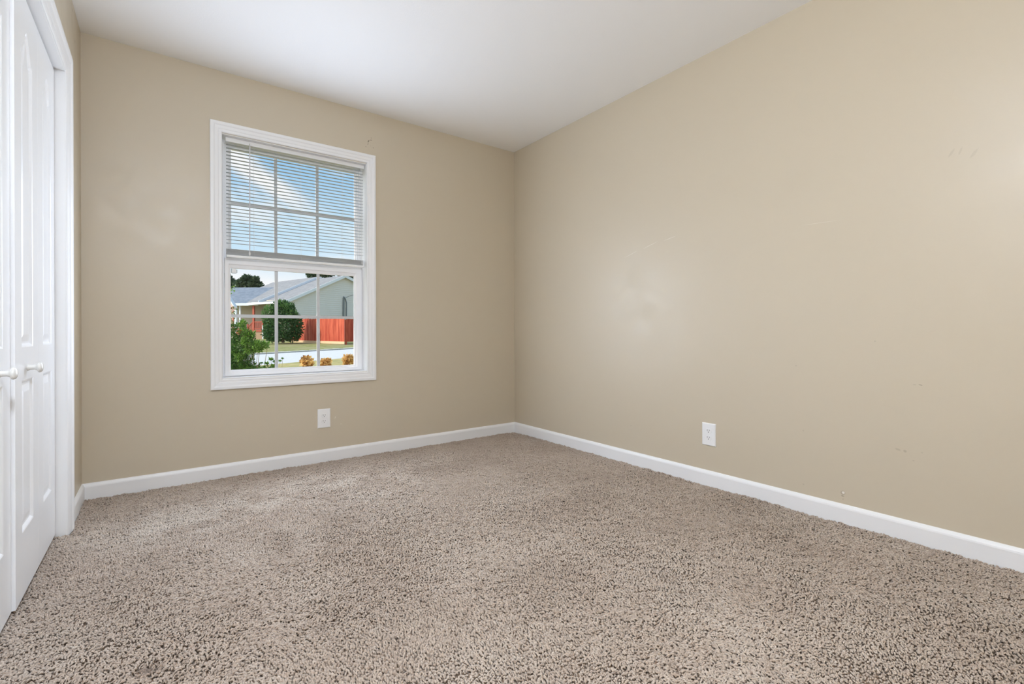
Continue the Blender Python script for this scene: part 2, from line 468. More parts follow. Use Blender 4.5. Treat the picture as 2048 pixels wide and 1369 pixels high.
def base_run(name, p0, p1, nrm, m0, m1, label):
    """baseboard from p0 to p1 along a wall; nrm points into the room; m0/m1: mitre (+1 shortens at the front)"""
    prof = [(0, -0.016), (0.012, -0.016), (0.012, 0.058), (0.0105, 0.0645), (0.0075, 0.0705), (0.0045, 0.0750), (0.0, 0.0773)]
    p0 = np.array(p0, float); p1 = np.array(p1, float); t = (p1 - p0) / np.linalg.norm(p1 - p0); n = np.array(nrm, float)
    rings = []
    for p, s in ((p0, m0), (p1, -m1)):
        rings.append([np.append(p + n * d + t * d * s, z) for d, z in prof])
    return tag(mk(name, MB().loops(rings), M_TRIM), label, 'baseboard', 'structure')


base_run('baseboard_back', (XL, YB), (XR, YB), (0, -1), 1, 1, 'white baseboard under the window wall')
base_run('baseboard_right', (XR, YB), (XR, YR), (-1, 0), 1, 1, 'white baseboard along the long bare right wall')
base_run('baseboard_left', (XL, 2.884), (XL, YB), (1, 0), 0, 1, 'short white baseboard between closet casing and corner')

# ------------------------------------------------------------------ window casing (picture frame trim)
CASE = [(0, 0), (0, 0.0145), (0.003, 0.017), (0.015, 0.018), (0.020, 0.0165), (0.024, 0.0135), (0.040, 0.0120), (0.044, 0.0098), (0.050, 0.0092), (0.055, 0.0100), (0.0595, 0.0085), (0.062, 0.006), (0.062, 0)]


def rect_frame(x0, x1, z0, z1, prof, mapf):
    """closed mitred frame; prof (inset, protrusion); mapf(a, z, d) -> point"""
    rings = []
    for (a, z, sa, sz) in ((x0, z0, 1, 1), (x1, z0, -1, 1), (x1, z1, -1, -1), (x0, z1, 1, -1)):
        rings.append([mapf(a + sa * w, z + sz * w, d) for w, d in prof])
    return rings


cas = MB().loops(rect_frame(0.2425, 1.2488, 0.5245, 2.1327, CASE, lambda a, z, d: (a, YB - d, z)), closed_path=True)
tag(mk('trim_1', cas, M_TRIM), 'white picture frame casing around the window', 'window casing', 'structure')

# ------------------------------------------------------------------ window
win = thing('window_1', (0.745, YB + 0.10, WZ0), 'white double hung window with a grid of six panes in each sash', 'window', 'structure')
jb = MB()
y0, y1 = YB + 0.001, YB + 0.155
jb.box(WX0 - 0.012, WX0 + 0.004, y0, y1, WZ0 - 0.012, WZ1 + 0.012).box(WX1 - 0.004, WX1 + 0.012, y0, y1, WZ0 - 0.012, WZ1 + 0.012)
jb.box(WX0 + 0.004, WX1 - 0.004, y0, y1, WZ1 - 0.004, WZ1 + 0.012).box(WX0 + 0.004, WX1 - 0.004, y0, y1, WZ0 - 0.012, WZ0 + 0.004)
mk('jamb', jb, M_TRIM, win)
fx0, fx1, fz0, fz1 = WX0 + 0.004, WX1 - 0.004, WZ0 + 0.004, WZ1 - 0.004
fm = MB()
fr_prof = [(0, 0), (0, 0.052), (0.010, 0.052), (0.012, 0.048), (0.020, 0.048), (0.020, 0.0)]
fm.loops(rect_frame(fx0, fx1, fz0, fz1, fr_prof, lambda a, z, d: (a, YB + 0.150 - d, z)), closed_path=True)
mk('window_frame', fm, M_VINYL, win)


def sash(name, x0, x1, z0, z1, yf, gx0, gx1, gz0, gz1, yg, bars_x, bar_z, lbl):
    """stiles and rails from face yf back to yf+.03, stepped towards the glass at yg"""
    s = MB()
    rings = []
    pr = [('o', 0.030), ('o', 0.0), ('m', 0.0), ('m2', 0.006), ('i', 0.010), ('i', yg - yf + 0.004)]
    st = {'o': 0.0, 'm': 0.62, 'm2': 0.66, 'i': 1.0}
    for (xo, xi, zo, zi) in ((x0, gx0, z0, gz0), (x1, gx1, z0, gz0), (x1, gx1, z1, gz1), (x0, gx0, z1, gz1)):
        rings.append([(xo + (xi - xo) * st[k], yf + d, zo + (zi - zo) * st[k]) for k, d in pr])
    s.loops(rings, closed_path=True)
    o = mk(name, s, M_VINYL, win, bevel=0.0012)
    g = MB().box(gx0 - 0.003, gx1 + 0.003, yg - 0.0005, yg + 0.0005, gz0 - 0.003, gz1 + 0.003)
    g = MB().add([(gx0 - .003, yg - .006, gz0 - .003), (gx1 + .003, yg - .006, gz0 - .003), (gx1 + .003, yg - .006, gz1 + .003), (gx0 - .003, yg - .006, gz1 + .003)], [(0, 1, 2, 3)])
    mk('pane', g, M_GLASS, o)
    m = MB()
    for bx in bars_x: m.box(bx - 0.0095, bx + 0.0095, yg - 0.003, yg + 0.005, gz0 - 0.002, gz1 + 0.002)
    zs = [gx0 - 0.002] + [q for bx in bars_x for q in (bx - 0.0095, bx + 0.0095)] + [gx1 + 0.002]
    for k in range(0, len(zs), 2): m.box(zs[k], zs[k + 1], yg - 0.003, yg + 0.005, bar_z - 0.0100, bar_z + 0.0100)
    mk('muntin_grid', m, M_VINYL, o)
    return o


low = sash('lower_sash', 0.3255, 1.1755, 0.5965, 1.333, YB + 0.085, 0.3575, 1.1265, 0.6335, 1.270, YB + 0.105, (0.6185, 0.882), 0.972, '')
upp = sash('upper_sash', 0.3255, 1.1755, 1.300, 2.046, YB + 0.118, 0.3650, 1.1425, 1.345, 2.022, YB + 0.137, (0.6215, 0.885), 1.688, '')
mk('sash_lock', MB().box(0.715, 0.775, YB + 0.095, YB + 0.112, 1.333, 1.342).lathe((0.745, YB + 0.103, 1.342), (0, 0, 1), [(0, .012), (.008, .011), (.010, .008)], 14), M_VINYL, low, bevel=0.001)

hk = thing('window_hook', (0.3755, YB + 0.096, 1.235), 'tiny clear hook stuck in the upper left corner of the lower sash glass', 'hook')
hb = MB()
hb.tube([(0.362, YB + .096, 1.267), (0.362, YB + .096, 1.244), (0.366, YB + .096, 1.240), (0.388, YB + .096, 1.240), (0.392, YB + .096, 1.244), (0.392, YB + .096, 1.262)], 0.0018, 6)
mk('bracket', hb, M_PIPE, hk)
mk('tab', MB().box(0.3655, 0.3885, YB + .0955, YB + .0980, 1.243, 1.268), M_PLATE, hk)

# ------------------------------------------------------------------ blind
bl = thing('mini_blind', (0.754, YB + 0.045, 1.329), 'white mini blind lowered over the upper half of the window', 'blind')
YS = YB + 0.047
mk('headrail', MB().box(0.326, 1.181, YS - 0.014, YS + 0.014, 2.037, 2.063), M_BLIND, bl, bevel=0.0015)
LADX = (0.480, 0.757, 1.030)


def slat(mb, z, x0=0.331, x1=1.178, crown=0.0022, tilt=0.0, w=0.0125):
    top, bot = [], []
    for k in range(7):
        s = -1 + 2 * k / 6
        yy = YS + s * w; zz = z + crown * (1 - s * s) + tilt * s
        top.append((yy, zz + 0.0003)); bot.append((yy, zz - 0.0003))
    ring = top + bot[::-1]
    mb.loops([[(x0, y, q) for y, q in ring], [(x1, y, q) for y, q in ring]])


sl = MB(); n_open = 29; pitch = 0.0216
for k in range(n_open): slat(sl, 2.022 - k * pitch, tilt=0.0004)
mk('slats', sl, M_SLAT, bl, smooth_shade=False)
sk = MB()
rnd = random.Random(4)
for k in range(17): slat(sk, 1.3475 + k * 0.0021 + (0.001 if k % 5 == 0 else 0), 0.330 + rnd.uniform(-.001, .001), 1.178, 0.0012)
mk('slat_stack', sk, M_BLIND, bl)
mk('bottom_rail', MB().box(0.329, 1.179, YS - 0.0130, YS + 0.0130, 1.329, 1.345), M_BLIND, bl, bevel=0.003)
for lx in LADX:
    lc = MB()
    for s in (-1, 1): lc.tube([(lx, YS + s * 0.0132, 2.037), (lx, YS + s * 0.0132, 1.344)], 0.0005, 5)
    mk('ladder_cord', lc, M_BLIND, bl)
    mk('cord_button', MB().box(lx - 0.006, lx + 0.006, YS - 0.0150, YS - 0.0120, 1.331, 1.343), M_BLIND, bl, bevel=0.0008)
wd = MB().tube([(0.4555, YS - 0.024, 2.030), (0.4535, YS - 0.024, 1.362)], 0.0032, 6)
wo_ = mk('wand', wd, M_WAND, bl, smooth_shade=False)
mk('wand_hook', MB().tube([(0.4555, YS - 0.014, 2.045), (0.4555, YS - 0.022, 2.045), (0.4555, YS - 0.0245, 2.040), (0.4555, YS - 0.024, 2.028)], 0.0022, 6), M_SCREW, wo_)
mk('wand_tip', MB().lathe((0.4535, YS - 0.024, 1.368), (0, 0, -1), [(0, .0034), (.004, .0052), (.016, .0052), (.022, .003)], 10), M_BLIND, wo_)
mk('lift_cord', MB().tube([(1.158, YS - 0.016, 2.040), (1.158, YS - 0.018, 1.60), (1.160, YS - 0.018, 1.352)], 0.0012, 6).tube([(1.166, YS - 0.016, 2.040), (1.166, YS - 0.018, 1.352)], 0.0012, 6), M_BLIND, bl)

# ------------------------------------------------------------------ outlets
def outlet(center, u, n, label):
    """u: along the wall to the viewer's right; n: out of the wall"""
    c = np.array(center, float); u = np.array(u, float); n = np.array(n, float); z = np.array([0, 0, 1.0])
    t = thing('wall_outlet', c + z * -0.063, label, 'outlet', None, 'wall outlets')
    P = lambda a, b, d: c + u * a + z * b + n * d
    w, h = 0.0415, 0.0635
    pl = MB()
    rings = [[P(sx * (w - i), sz * (h - i), d) for sx, sz in ((-1, -1), (1, -1), (1, 1), (-1, 1))] for i, d in ((0, 0), (0, .0025), (.0012, .0042), (.004, .0060), (.006, .0062))]
    pl.loops(rings)
    mk('cover_plate', pl, M_PLATE, t)
    mk('screw', MB().lathe(P(0, 0, .006), n, [(0, .0032), (.0006, .0032), (.0012, .0022)], 12), M_PLATE, t)
    for s in (1, -1):
        r = MB(); pts = []
        for k in range(28):
            a = 2 * math.pi * k / 28
            pts.append((0.0172 * math.cos(a), max(-0.0140, min(0.0140, 0.0172 * math.sin(a)))))
        r.loops([[P(a * q, s * 0.0195 + b * q, d) for a, b in pts] for q, d in ((1, .005), (1, .0078), (.96, .0084))])
        rc = mk('receptacle', r, M_PLATE, t)
        sl_ = MB()
        for sx, hh in ((-0.0064, .0044), (0.0064, .0036)):
            a, b = [], []
            for dx, dz in ((-.0011, -1), (.0011, -1), (.0011, 1), (-.0011, 1)):
                a.append(P(sx + dx, s * .0195 + .0042 + dz * hh, .0079)); b.append(P(sx + dx, s * .0195 + .0042 + dz * hh, .00862))
            sl_.hexa(a, b)
        sl_.lathe(P(0, s * .0195 - .0062, .0079), n, [(0, .0026), (.00072, .0026)], 12)
        mk('slots', sl_, M_DARK, rc)
    return t


outlet((0.890, YB - 0.0002, 0.2865), (1, 0, 0), (0, -1, 0), 'white duplex outlet under the window')
outlet((XR - 0.0002, 1.499, 0.282), (0, -1, 0), (-1, 0, 0), 'white duplex outlet low on the long bare right wall')

# ------------------------------------------------------------------ closet
UC = [(0, 0), (0, 0.017), (0.004, 0.0205), (0.022, 0.0215), (0.030, 0.019), (0.036, 0.0155), (0.060, 0.013), (0.066, 0.011), (0.078, 0.0115), (0.086, 0.009), (0.089, 0.006), (0.089, 0)]
oy0, oy1, oz = DY0 - 0.084, 2.8845, 2.092
rings = []
for (y, z, sy, sz) in ((oy0, -0.012, 1, 0), (oy0, oz, 1, -1), (oy1, oz, -1, -1), (oy1, -0.012, -1, 0)):
    rings.append([(XL + d, y + sy * w, z + sz * w) for w, d in UC])
tag(mk('trim_2', MB().loops(rings), M_TRIM), 'white moulded casing around the closet doors', 'door casing', 'structure')
jm = MB()
jm.box(XL - 0.112, XL + 0.004, DY1, DY1 + 0.016, -0.012, DZ + 0.014).box(XL - 0.112, XL + 0.004, DY0 - 0.016, DY0, -0.012, DZ + 0.014).box(XL - 0.112, XL + 0.004, DY0, DY1, DZ, DZ + 0.014)
tag(mk('trim_3', jm, M_TRIM, bevel=0.001), 'white jamb lining the closet opening', 'door jamb', 'structure')


def leaf_mesh(y0, y1, x, z0=0.010, z1=1.986, th=0.035):
    """one moulded leaf: two sunk raised panels, the upper with a cathedral arch"""
    mb = MB(); pw = 0.0865; yc = (y0 + y1) / 2; ya, yb_ = yc - pw, yc + pw
    N = 24
    def outline(kind):
        if kind == 'low': bz, tz = 0.218, 0.712
        else: bz, tz = 0.820, 1.795
        pts = [(ya, bz), (yb_, bz)]
        top = []
        for k in range(N + 1):
            s = k / N; y = yb_ + (ya - yb_) * s
            if kind == 'low': z = tz
            else:
                q = (s - 0.5) / 0.36
                z = tz + (0.075 * (0.5 + 0.5 * math.cos(math.pi * q)) ** 0.8 + 0.010 if abs(q) < 1 else 0.0)
            top.append((y, z))
        return pts, top, bz, tz
    def inset(pts, top, d):
        # shrink towards the panel's own middle
        q = [(ya + d, pts[0][1] + d), (yb_ - d, pts[1][1] + d)]
        t = []
        for y, z in top:
            s = (y - yc) / pw
            t.append((yc + s * (pw - d), z - d))
        return q + t
    X = lambda y, z, d: (x + d, y, z)
    for kind in ('low', 'up'):
        pts, top, bz, tz = outline(kind)
        rs = [[X(y, z, dd) for y, z in inset(pts, top, i)] for i, dd in ((0, 0), (0.004, -0.0015), (0.012, -0.0075), (0.018, -0.0080), (0.040, -0.0030), (0.044, -0.0026))]
        mb.loops(rs, caps=False)
        mb.add(rs[-1], [tuple(range(len(rs[-1])))])
        zt = tz if kind == 'low' else 1.90
        if kind == 'up':
            for k in range(N):
                (ya1, za1), (ya2, za2) = top[k], top[k + 1]
                mb.add([X(ya1, za1, 0), X(ya1, zt, 0), X(ya2, zt, 0), X(ya2, za2, 0)], [(0, 1, 2, 3)])
        mb.add([X(y0, bz, 0), X(ya, bz, 0), X(ya, zt, 0), X(y0, zt, 0)], [(0, 1, 2, 3)])
        mb.add([X(yb_, bz, 0), X(y1, bz, 0), X(y1, zt, 0), X(yb_, zt, 0)], [(0, 1, 2, 3)])
    for a, b_ in ((z0, 0.218), (0.712, 0.820), (1.90, z1)):
        mb.add([X(y0, a, 0), X(y1, a, 0), X(y1, b_, 0), X(y0, b_, 0)], [(0, 1, 2, 3)])
    # edges and back
    for a, b_ in (((y0, z0), (y1, z0)), ((y1, z0), (y1, z1)), ((y1, z1), (y0, z1)), ((y0, z1), (y0, z0))):
        mb.add([X(*a, 0), X(*b_, 0), X(*b_, -th), X(*a, -th)], [(0, 1, 2, 3)])
    mb.add([X(y0, z0, -th), X(y1, z0, -th), X(y1, z1, -th), X(y0, z1, -th)], [(0, 3, 2, 1)])
    return mb


def knob(parent, x, y, z):
    return mk('knob', MB().lathe((x, y, z), (1, 0, 0), [(0, .0105), (.003, .0105), (.006, .0085), (.017, .0080), (.023, .0110), (.026, .0165), (.030, .0180), (.034, .0165), (.037, .0120), (.0385, .005)], 22), M_KNOB, parent, smooth_shade=True)


d1 = thing('door_1', (XL - 0.030, 2.44, 0.022), 'white folding closet door pair nearest the window wall', 'closet door', 'structure')
mk('leaf', leaf_mesh(2.090, 2.4395, XL - 0.030), M_DOOR, d1)
mk('leaf', leaf_mesh(2.4405, 2.790, XL - 0.030), M_DOOR, d1)
knob(d1, XL - 0.030, 2.262, 0.750)
d2 = thing('door_2', (XL - 0.039, 1.727, 0.022), 'white folding closet door pair at the left edge', 'closet door', 'structure')
mk('leaf', leaf_mesh(1.737, 2.087, XL - 0.039), M_DOOR, d2)
mk('leaf', leaf_mesh(1.367, 1.7362, XL - 0.039), M_DOOR, d2)
knob(d2, XL - 0.039, 1.950, 0.750)

# ------------------------------------------------------------------ ceiling fill lamp, added behind the camera for even light
M_BULB = bpy.data.materials.new('lit frosted glass'); M_BULB.use_nodes = True
nt = M_BULB.node_tree; nt.nodes.clear()
em = nd(nt, 'ShaderNodeEmission', i_Strength=LAMP_STRENGTH); em.inputs[0].default_value = ROOM_COL + (1,)
out = nd(nt, 'ShaderNodeOutputMaterial'); nt.links.new(em.outputs[0], out.inputs[0])
cl_ = thing('ceiling_fill', (LAMP_XY[0], LAMP_XY[1], HC), 'round ceiling fill lamp with a frosted glass bowl, added out of view behind the camera', 'ceiling light')
mk('base', MB().lathe((LAMP_XY[0], LAMP_XY[1], HC), (0, 0, -1), [(0, .075), (.012, .075), (.03, .03), (.10, .012), (.34, .012)], 28), M_TRIM, cl_, smooth_shade=True)
mk('glass_bowl', MB().lathe((LAMP_XY[0], LAMP_XY[1], HC - 0.32), (0, 0, -1), [(-.02, .02), (-.012, .10), (0, .165), (.03, .185), (.07, .170), (.105, .115), (.122, .05), (.126, .005)], 32), M_BULB, cl_, smooth_shade=True)

# ------------------------------------------------------------------ carpet pile
def value_noise(x, y, cell, seed):
    rg = np.random.RandomState(seed); g = rg.rand(256, 256)
    fx, fy = x / cell + 100.3, y / cell + 100.7
    ix, iy = np.floor(fx).astype(int), np.floor(fy).astype(int); tx, ty = fx - ix, fy - iy
    tx = tx * tx * (3 - 2 * tx); ty = ty * ty * (3 - 2 * ty)
    G = lambda a, b_: g[a % 256, b_ % 256]
    return (G(ix, iy) * (1 - tx) + G(ix + 1, iy) * tx) * (1 - ty) + (G(ix, iy + 1) * (1 - tx) + G(ix + 1, iy + 1) * tx) * ty


def carpet():
    rg = np.random.RandomState(11); sp = 0.0062
    xs = np.arange(-0.390, XR - 0.014, sp); ys = np.arange(-0.55, YB - 0.014, sp)
    X, Y = np.meshgrid(xs, ys); X = X.ravel() + rg.uniform(-.45, .45, X.size) * sp; Y = Y.ravel() + rg.uniform(-.45, .45, Y.size) * sp
    keep = (X < XR - 0.016) & (Y < YB - 0.016)
    keep &= np.where(Y < 2.793, X > -0.385, np.where(Y < 2.886, X > XL + 0.024, X > XL + 0.016))
    # only the part the room's visitor could look down on from here, with a wide margin
    dep = X * AX_F[0] + Y * AX_F[1]
    keep &= dep > 0.62
    X, Y = X[keep], Y[keep]; n = len(X)
    flow = 2 * math.pi * (0.10 + 0.55 * value_noise(X, Y, 0.55, 1) + 0.30 * value_noise(X, Y, 0.16, 2))
    ang = flow + rg.normal(0, 0.55, n)
    lean = rg.uniform(0.35, 1.0, n) * (0.6 + 0.7 * value_noise(X, Y, 0.30, 3))
    hgt = -0.0060 + 0.0036 * (value_noise(X, Y, 0.022, 5) - 0.5) * 2 + 0.0030 * (value_noise(X, Y, 0.09, 6) - 0.5) * 2 + rg.normal(0, 0.0012, n)
    hgt = np.clip(hgt, -0.0125, 0.003)
    r = rg.uniform(0.0023, 0.0036, n)
    L = 0.0105 * lean
    dx, dy = np.cos(ang), np.sin(ang)
    curl = rg.normal(0, 0.5, n); ex, ey = np.cos(ang + curl), np.sin(ang + curl)
    z0 = np.full(n, -0.0165)
    P = [np.stack([X, Y, z0], 1),
         np.stack([X + dx * L * 0.15, Y + dy * L * 0.15, z0 + (hgt - z0) * 0.72], 1),
         np.stack([X + dx * L * 0.60, Y + dy * L * 0.60, hgt], 1),
         np.stack([X + dx * L * 0.60 + ex * L * 0.75, Y + dy * L * 0.60 + ey * L * 0.75, hgt - 0.0022], 1)]
    # frames: side vector horizontal, second vector perpendicular to the yarn
    side = np.stack([-dy, dx, np.zeros(n)], 1)
    upv = [np.stack([dx, dy, np.zeros(n)], 1), np.stack([dx * .7, dy * .7, np.full(n, -.7)], 1) * -1, np.tile([0, 0, 1.0], (n, 1)), np.tile([0, 0, 1.0], (n, 1))]
    rs = [r * 0.8, r, r * 0.95, r * 0.40]
    V = np.zeros((n, 16, 3))
    for k in range(4):
        for q in range(4):
            a = math.pi / 2 * q + math.pi / 4
            V[:, k * 4 + q] = P[k] + rs[k][:, None] * (side * math.cos(a) + upv[k] * math.sin(a))
    m = 0.0165
    V[:, :, 0] = np.clip(V[:, :, 0], None, XR - 0.0135); V[:, :, 1] = np.clip(V[:, :, 1], None, YB - 0.0135)
    qd = []
    for k in range(3):
        for q in range(4):
            l = (q + 1) % 4
            qd.append((k * 4 + q, k * 4 + l, (k + 1) * 4 + l, (k + 1) * 4 + q))
    qd.append((12, 13, 14, 15))
    qd = np.array(qd)
    Q = (qd[None] + (np.arange(n) * 16)[:, None, None]).reshape(-1, 4)
    tint = 0.57 + 0.22 * (value_noise(X, Y, 0.24, 7) - 0.5) + rg.normal(0, 0.09, n) + 0.14 * (value_noise(X, Y, 0.03, 8) - 0.5)
    tint -= 0.30 * (rg.rand(n) < 0.035)
    # window sheen on the pile, painted in as lighter tint patches
    for (px, py, rad) in WINDOW_SHEEN:
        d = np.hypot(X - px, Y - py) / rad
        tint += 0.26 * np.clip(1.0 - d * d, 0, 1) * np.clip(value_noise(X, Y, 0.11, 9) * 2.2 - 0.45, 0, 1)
    # a small dark stain near the closet
    sx, sy = 0.05, 1.56
    for (px, py, rad, st) in ((STAIN[0], STAIN[1], 0.030, 0.45),):
        d = np.hypot((X - px), (Y - py)) / rad
        tint -= st * np.clip(1.2 - d, 0, 1)
    tint = np.clip(tint, 0.02, 1.0)
    return V.reshape(-1, 3), Q, np.repeat(tint, 16)


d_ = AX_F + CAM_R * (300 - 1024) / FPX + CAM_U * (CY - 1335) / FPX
WINDOW_SHEEN = []
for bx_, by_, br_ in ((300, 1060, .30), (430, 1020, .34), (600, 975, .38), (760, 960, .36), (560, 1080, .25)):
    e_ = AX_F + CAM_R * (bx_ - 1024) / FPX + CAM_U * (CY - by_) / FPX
    q_ = ORG + e_ * (-EYE / e_[2]); WINDOW_SHEEN.append((q_[0], q_[1], br_))
STAIN = (ORG + d_ * (-EYE / d_[2]))[:2]
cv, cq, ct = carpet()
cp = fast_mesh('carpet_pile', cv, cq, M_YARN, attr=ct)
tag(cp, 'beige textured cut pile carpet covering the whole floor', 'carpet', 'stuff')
del cv, cq, ct

# ------------------------------------------------------------------ outside
def at(x, y, d):
    return ORG + (AX_F + CAM_R * (x - 1024) / FPX + CAM_U * (CY - y) / FPX) * d


def lf(r, f, z):
    """street frame (across, away, up) to room coordinates"""
    q = AX_R * r + AX_F * f; return np.array([q[0], q[1], z])


# ground strips along lines through the street
def line_pts(a, b, ts):
    a = np.array(a); b = np.array(b)
    return [a + (b - a) * t for t in ts]


TS = [-9, -6, -4, -2.5, -1.5, -0.7, 0, 0.5, 1, 1.7, 2.5, 4, 6, 9]
def flat_out(pts):
    return [np.array([p[0], p[1], max(-0.75, min(0.35, p[2]))]) for p in pts]
near_edge = flat_out(line_pts(at(557, 728, 17.0), at(709, 715, 20.0), TS))
far_edge = flat_out(line_pts(at(517, 709, 22.0), at(709, 698, 26.0), TS))
lawn_top = flat_out(line_pts(at(595, 684, 34.0), at(709, 687.5, 34.0), TS))
lawn_top = [lf(-16.5 + (t - 0.5) * 12, 33.5, 0.20) for t in TS]
back = [lf(-16.5 + (t - 0.5) * 14, 130, 0.9) for t in TS]
wallline = [np.array([-60 + 130 * i / (len(TS) - 1), YB + T + 0.02, -0.45]) for i in range(len(TS))]
wallline2 = [np.array([-60 + 130 * i / (len(TS) - 1), YB + T - 9.0, -0.45]) for i in range(len(TS))]


def strip(name, lines, m, label, cat):
    rows = []
    for k in range(len(lines) - 1):
        nn = 6
        for s in range(nn + (1 if k == len(lines) - 2 else 0)):
            t = s / nn
            rows.append([a * (1 - t) + b_ * t for a, b_ in zip(lines[k], lines[k + 1])])
    o = mk(name, MB().sheet(rows), m, smooth_shade=True)
    return tag(o, label, cat, 'structure')


strip('ground_yard', [wallline, near_edge], M_YARD, 'dry yellow front yard grass between house and road', 'yard')
strip('road', [near_edge, far_edge], M_ROAD, 'pale asphalt road seen through the window', 'road')
strip('ground_lawn', [far_edge, lawn_top, back], M_LAWN, 'green lawn on the far side of the road', 'lawn')

# broken concrete edge along the far side of the road
rgc = np.random.RandomState(5)
for i in range(6):
    pass
cb = MB()
A, B = far_edge[6], far_edge[8]
for k in range(-6, 26):
    t0, t1 = k / 18.0, (k + 0.93) / 18.0
    p0 = A + (B - A) * t0; p1 = A + (B - A) * t1
    nrm = np.array([-(B - A)[1], (B - A)[0], 0]); nrm /= np.linalg.norm(nrm); nrm *= (1 if nrm @ AX_F > 0 else -1)
    w = rgc.uniform(0.25, 0.75); h = np.array([0, 0, 0.05])
    a = [p0 - nrm * 0.15, p1 - nrm * 0.15, p1 + nrm * w, p0 + nrm * w * rgc.uniform(.7, 1.2)]
    cb.hexa([q - h for q in a], [q + h for q in a])
tag(mk('kerb', cb, M_CURB), 'pale broken concrete edge between road and far lawn', 'kerb', 'structure')


def fence(name, a, b_, za, zb, h, m, label, seed, bw=0.15, raw=True):
    """board fence from a to b (across, away)"""
    t = thing(name, lf((a[0] + b_[0]) / 2, (a[1] + b_[1]) / 2, (za + zb) / 2), label, 'fence')
    a = np.array(a, float); b_ = np.array(b_, float); Ln = np.linalg.norm(b_ - a); dr = (b_ - a) / Ln; nr = np.array([dr[1], -dr[0]])
    if nr[1] > 0: nr = -nr
    rg = np.random.RandomState(seed); n = int(Ln / bw); mb = MB(); rw = MB()
    for k in range(n):
        s0, s1 = k * Ln / n + 0.004, (k + 1) * Ln / n - 0.004
        z = za + (zb - za) * (k + .5) / n; top = z + h + rg.uniform(-.03, .03); off = rg.uniform(-.008, .008)
        q0, q1 = a + dr * s0 + nr * off, a + dr * s1 + nr * (off + rg.uniform(-.01, .01))
        g0, g1 = q0 - nr * .02, q1 - nr * .02
        mb.hexa([lf(*q0, z + .10), lf(*q1, z + .10), lf(*g1, z + .10), lf(*g0, z + .10)], [lf(*q0, top), lf(*q1, top), lf(*g1, top), lf(*g0, top)])
    mk('boards', mb, m, t)
    if raw:
        q0, q1 = a + nr * 0.02, b_ + nr * 0.02; g0, g1 = a - nr * .02, b_ - nr * .02
        rw.hexa([lf(*q0, za - .05), lf(*q1, zb - .05), lf(*g1, zb - .05), lf(*g0, za - .05)], [lf(*q0, za + .115), lf(*q1, zb + .115), lf(*g1, zb + .115), lf(*g0, za + .115)])
        mk('kickboard', rw, M_RAWBOARD, t)
    for k in range(0, n + 1, 16):
        pz = za + (zb - za) * k / n; q = a + dr * (Ln * k / n) - nr * 0.07
        mk('post', MB().hexa([lf(q[0] - .05, q[1] - .05, pz - .1), lf(q[0] + .05, q[1] - .05, pz - .1), lf(q[0] + .05, q[1] + .05, pz - .1), lf(q[0] - .05, q[1] + .05, pz - .1)],
                           [lf(q[0] - .05, q[1] - .05, pz + h - .1), lf(q[0] + .05, q[1] - .05, pz + h - .1), lf(q[0] + .05, q[1] + .05, pz + h - .1), lf(q[0] - .05, q[1] + .05, pz + h - .1)]), m, t)
    return t


fence('board_fence', (-15.75, 34.0), (-10.57, 30.0), 0.235, 0.185, 1.60, M_REDFENCE, 'sunlit red board fence across the road beside the bush', 2)
fence('board_fence', (-10.48, 30.12), (-8.0, 33.4), 0.185, 0.22, 1.60, M_REDFENCE, 'shaded red board fence turning away to the right of the sunlit one', 3, raw=False)

# --- neighbour's house
ua = (-270 - 1024) / FPX
av = np.array([ua, 1.0]) / math.hypot(ua, 1.0); bv = np.array([av[1], -av[0]])


def lray(x, y):
    d = AX_F + CAM_R * (x - 1024) / FPX + CAM_U * (CY - y) / FPX; return np.array([d @ AX_R, d @ AX_F, d[2]])


pk3 = np.array([0, 0, EYE]) + lray(687, 551.5) * 46.0


def on_gable(x, y):
    d = lray(x, y); t = (pk3[0] * av[0] + pk3[1] * av[1]) / (d[0] * av[0] + d[1] * av[1]); return np.array([0, 0, EYE]) + d * t


el3 = on_gable(566, 603.5)
er3 = on_gable(709, 563.0)
wl_ = (pk3 - el3)[:2] @ bv                                  # half width to the left
sl_l = (pk3[2] - el3[2]) / wl_
wr_ = (er3 - pk3)[:2] @ bv; sl_r = (pk3[2] - er3[2]) / wr_
WRT = 6.0
house = thing('neighbour_house', lf(pk3[0], pk3[1], 0.1), 'single storey house with grey gable and shingle roof across the road', 'house')


def hp(s, w, z):
    """along the ridge away from the gable, across the gable to the right of the ridge, up"""
    q = pk3[:2] + av * s + bv * w; return lf(q[0], q[1], z)


def slab_roof(name, s0, s1, dz, m, th=0.10, left_only=False):
    mb = MB()
    zt = pk3[2] + dz
    mb.hexa([hp(s0, 0, zt), hp(s1, 0, zt), hp(s1, -wl_, zt - sl_l * wl_), hp(s0, -wl_, zt - sl_l * wl_)],
            [hp(s0, 0, zt - th), hp(s1, 0, zt - th), hp(s1, -wl_, zt - sl_l * wl_ - th), hp(s0, -wl_, zt - sl_l * wl_ - th)])
    mb.hexa([hp(s0, 0, zt), hp(s1, 0, zt), hp(s1, WRT, zt - sl_r * WRT), hp(s0, WRT, zt - sl_r * WRT)],
            [hp(s0, 0, zt - th), hp(s1, 0, zt - th), hp(s1, WRT, zt - sl_r * WRT - th), hp(s0, WRT, zt - sl_r * WRT - th)])
    return mk(name, mb, m, house)


